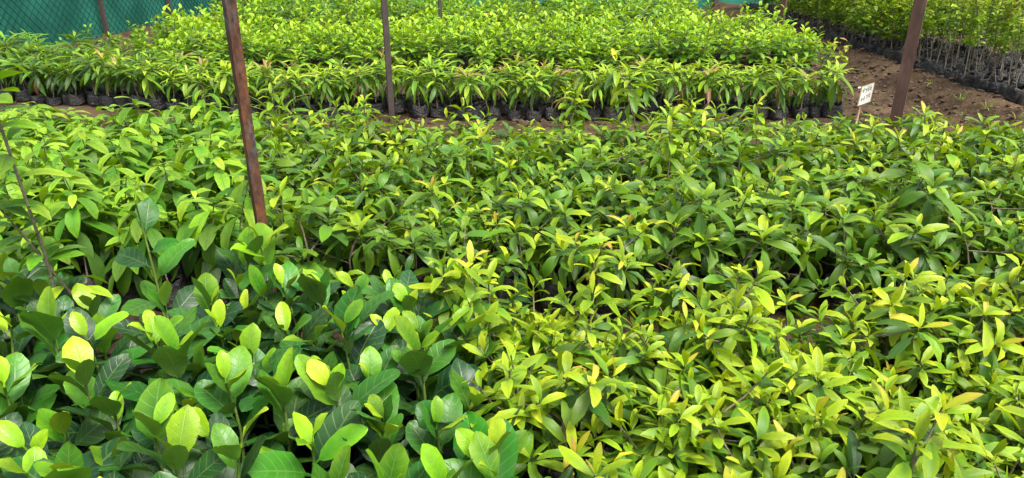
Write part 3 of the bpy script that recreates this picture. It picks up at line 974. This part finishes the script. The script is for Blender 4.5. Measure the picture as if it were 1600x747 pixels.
fence('net_fence', 'green shade net fence with diamond wire mesh along the left side', (-7.75, 7.5, 0), (-7.45, 20.3, 0), [.3, 6.2, 8.8, 11.6], 2.1, .17, .16, -1)
fence('net_fence', 'green shade net fence closing the far end of the nursery', (-7.2, 20.5, 0), (10.5, 20.5, 0), [.3, 2.8, 5.3, 7.8, 10.3, 12.8, 15.3], 2.0, 0, .16, -1)

# ------------------------------------------------------------------ sign by the path
sx, sy = 3.28, 6.62
sroot = bpy.data.objects.new('name_sign', None); COL.objects.link(sroot)
sroot.location = (sx, sy, ground_h(sx, sy))
sroot.rotation_euler = (R(-10), R(16), R(24))
sroot.scale = (.92, .92, .92)
tag(sroot, 'small white hand-painted sign with teal and red lettering on a stake', 'sign')
mb = MB(); mb.tube([(0, 0, -.1), (0, 0, .2), (.004, 0, .47)], [.011, .011, .009], 6)
link('stake', mb.mesh('stake', M_STAKE, True), sroot, (-.02, .018, 0))
BW, BH = .155, .185
shear = Matrix(((1, 0, 0, 0), (0, 1, 0, 0), (.45, 0, 1, .33), (0, 0, 0, 1)))
mb = MB(); mb.box((0, 0, 0), (BW, .008, BH), shear)
board = link('board', mb.mesh('board', M_BOARD), sroot)
mb = MB()
for zz in (-BH / 2 - .003, BH / 2 + .003):
    mb.box((0, 0, zz), (BW + .008, .0105, .006), shear)
for xx_ in (-BW / 2 - .003, BW / 2 + .003):
    mb.box((xx_, 0, 0), (.006, .0125, BH + .010), shear)
link('board_edge', mb.mesh('board_edge', M_BOARDEDGE), board)
def stroke(mb, pts, w=.0042):
    """One brush stroke: a thin raised ribbon on the board's face."""
    for (x1, z1), (x2, z2) in zip(pts[:-1], pts[1:]):
        dx, dz = x2 - x1, z2 - z1; l = math.hypot(dx, dz) or 1e-6
        px, pz = -dz / l * w / 2, dx / l * w / 2
        P = [(x1 + px, z1 + pz), (x2 + px, z2 + pz), (x2 - px, z2 - pz), (x1 - px, z1 - pz)]
        V = [shear @ Vector((a, -.0055, b)) for a, b in P] + [shear @ Vector((a, -.0038, b)) for a, b in P]
        mb.add(V, [(0, 1, 2, 3), (0, 4, 5, 1), (1, 5, 6, 2), (2, 6, 7, 3), (3, 7, 4, 0)])
def arc(cx, cz, r, a0, a1, n=6): return [(cx + r * math.cos(a0 + (a1 - a0) * i / n), cz + r * math.sin(a0 + (a1 - a0) * i / n)) for i in range(n + 1)]
def glyph(kind, cx, top, s):
    """Devanagari-like hand lettering: head line, upright and bowl."""
    out = [[(cx - .55 * s, top), (cx + .55 * s, top)]]
    if kind in 'abd': out.append([(cx + .3 * s, top), (cx + .3 * s, top - 1.25 * s)])
    if kind == 'a': out.append(arc(cx - .05 * s, top - .55 * s, .35 * s, 1.6, 6.2))
    if kind == 'b': out.append(arc(cx - .05 * s, top - .7 * s, .33 * s, 0, 5.6))
    if kind == 'c': out += [arc(cx, top - .4 * s, .33 * s, 2.4, -1.6), arc(cx, top - .95 * s, .33 * s, 1.4, -2.2)]
    if kind == 'd': out.append([(cx - .4 * s, top - .15 * s), (cx - .3 * s, top - .8 * s), (cx + .3 * s, top - .75 * s)])
    if kind in 'ad': out.append(arc(cx + .1 * s, top + .28 * s, .3 * s, 3.0, .3))
    return out
rows_ = [('teal_lettering', M_TEAL, 'acda', -.052, .058, .026, .0052), ('teal_lettering', M_TEAL, 'bd', -.052, -.032, .024, .0048), ('red_lettering', M_RED, 'ca', .014, -.012, .027, .0054)]
for nm, m, word, x0, top, s, w in rows_:
    mb = MB()
    for i, ch in enumerate(word):
        for st in glyph(ch, x0 + i * s * 1.25, top, s):
            stroke(mb, st, w)
    link(nm, mb.mesh(nm, m), board)

# ------------------------------------------------------------------ soil clods, straw, weeds
def scatter_path(g, n):
    pts = []
    while len(pts) < n:
        if g.random() < .72:
            y = g.uniform(5.4, 17); x = g.uniform(3.1, 5.2 + .06 * (y - 7.6))
        else:
            x, y = g.uniform(-5, 3.4), g.uniform(5.3, 6.9)
        pts.append((x, y))
    return pts
gc = random.Random(8)
mb = MB()
ico = [(0, 0, 1), (.9, 0, .4), (.28, .85, .4), (-.72, .53, .4), (-.72, -.53, .4), (.28, -.85, .4), (.72, .53, -.4), (-.28, .85, -.4), (-.9, 0, -.4), (-.28, -.85, -.4), (.72, -.53, -.4), (0, 0, -1)]
icf = [(0, 1, 2), (0, 2, 3), (0, 3, 4), (0, 4, 5), (0, 5, 1), (1, 6, 2), (2, 7, 3), (3, 8, 4), (4, 9, 5), (5, 10, 1), (6, 7, 2), (7, 8, 3), (8, 9, 4), (9, 10, 5), (10, 6, 1), (11, 7, 6), (11, 8, 7), (11, 9, 8), (11, 10, 9), (11, 6, 10)]
for x, y in scatter_path(gc, 5000):
    s = .006 + .034 * gc.random() ** 4
    z = ground_h(x, y)
    rz = gc.random() * TAU; c, s_ = math.cos(rz), math.sin(rz)
    V = []
    for p in ico:
        k = s * gc.uniform(.7, 1.25)
        V.append((x + k * (p[0] * c - p[1] * s_) * 1.2, y + k * (p[0] * s_ + p[1] * c), z + .3 * s + k * p[2] * .7))
    mb.add(V, icf)
tag(link('soil_clods', mb.mesh('soil_clods', M_CLOD)), 'brown crumbs and clods of soil scattered over the path', 'soil', kind='stuff')
mb = MB()
for x, y in scatter_path(gc, 900):
    a = gc.random() * TAU; l = gc.uniform(.02, .07); z = ground_h(x, y) + .008
    dx, dy = math.cos(a) * l, math.sin(a) * l
    mb.tube([(x, y, z), (x + dx * .5 + gc.uniform(-.01, .01), y + dy * .5, z + gc.uniform(.002, .012)), (x + dx, y + dy, z)], [.0016, .002, .001], 4)
tag(link('dry_litter', mb.mesh('dry_litter', M_STRAW)), 'dry straw and twig bits littering the bare soil', 'litter', kind='stuff')

def grass_tuft(name, label, x, y, n, h, spread, seed, group=None):
    g = random.Random(seed)
    root = bpy.data.objects.new(name, None); COL.objects.link(root)
    root.location = (x, y, ground_h(x, y) - .004)
    tag(root, label, 'weed', group)
    for k in range(n):
        az = g.random() * TAU
        V, F, UV = leaf_arrays(g, h * g.uniform(.6, 1.1), .007 + .003 * g.random(), prof_fn(.25, .7), droop=g.uniform(.3, 1.8), fold=.3, nu=2, nv=5)
        me = finish_leaf_mesh('blade', V, F, UV, np.full(len(V), g.uniform(.2, 1.1)), np.full(len(V), g.random()), M_GRASS)
        o = link('blade', me, root)
        o.matrix_basis = leaf_mat((math.cos(az) * .01, math.sin(az) * .01, 0), az, R(g.uniform(35, 85) if spread < 1 else g.uniform(20, 80)), 0, 1)
grass_tuft('grass_tuft', 'tall wispy grass tuft in front of the mango bags near the rusty post', -2.25, 6.75, 22, .42, 1, 1)
grass_tuft('grass_tuft', 'low grass tuft beside the mango bags left of the slim post', -1.75, 6.70, 14, .22, 1, 2)
for k, (x, y, h, n) in enumerate([(4.35, 6.9, .16, 8), (4.75, 6.4, .12, 9), (5.35, 7.1, .15, 10), (3.95, 7.7, .10, 6), (5.0, 8.3, .12, 7), (4.5, 5.9, .2, 9), (5.6, 6.6, .14, 9), (4.2, 9.2, .1, 6), (3.7, 6.1, .2, 8), (5.2, 5.9, .22, 9), (4.9, 7.55, .10, 6), (5.75, 7.6, .16, 7), (4.6, 7.2, .07, 5), (4.05, 6.6, .09, 6), (5.1, 6.9, .08, 6), (4.4, 8.0, .09, 5), (3.85, 8.6, .08, 6), (4.7, 9.6, .1, 6), (5.3, 9.0, .12, 6), (4.15, 5.75, .14, 7), (4.8, 10.6, .1, 6), (3.6, 7.2, .08, 6)]):
    grass_tuft('grass_tuft', 'small grass weed sprouting from the bare soil path', min(x, 4.8 + .06 * (y - 7.6)), y, n, h, 1, 10 + k, 'small weeds on the soil path')
mb = MB(); mb.add([(0, 0, 0), (.03, .006, .004), (.034, .03, .012), (.004, .026, .006), (0, 0, .003), (.03, .006, .007), (.034, .03, .015), (.004, .026, .009)], [(3, 2, 1, 0), (4, 5, 6, 7), (0, 1, 5, 4), (1, 2, 6, 5), (2, 3, 7, 6), (3, 0, 4, 7)])
tag(link('paper_scrap', mb.mesh('paper_scrap', M_LITTER), None, (4.15, 8.55, ground_h(4.15, 8.55) + .004)), 'tiny white paper scrap lying on the soil path', 'litter')
print('OBJECT COUNT', len(bpy.data.objects), 'tall', n_tall)
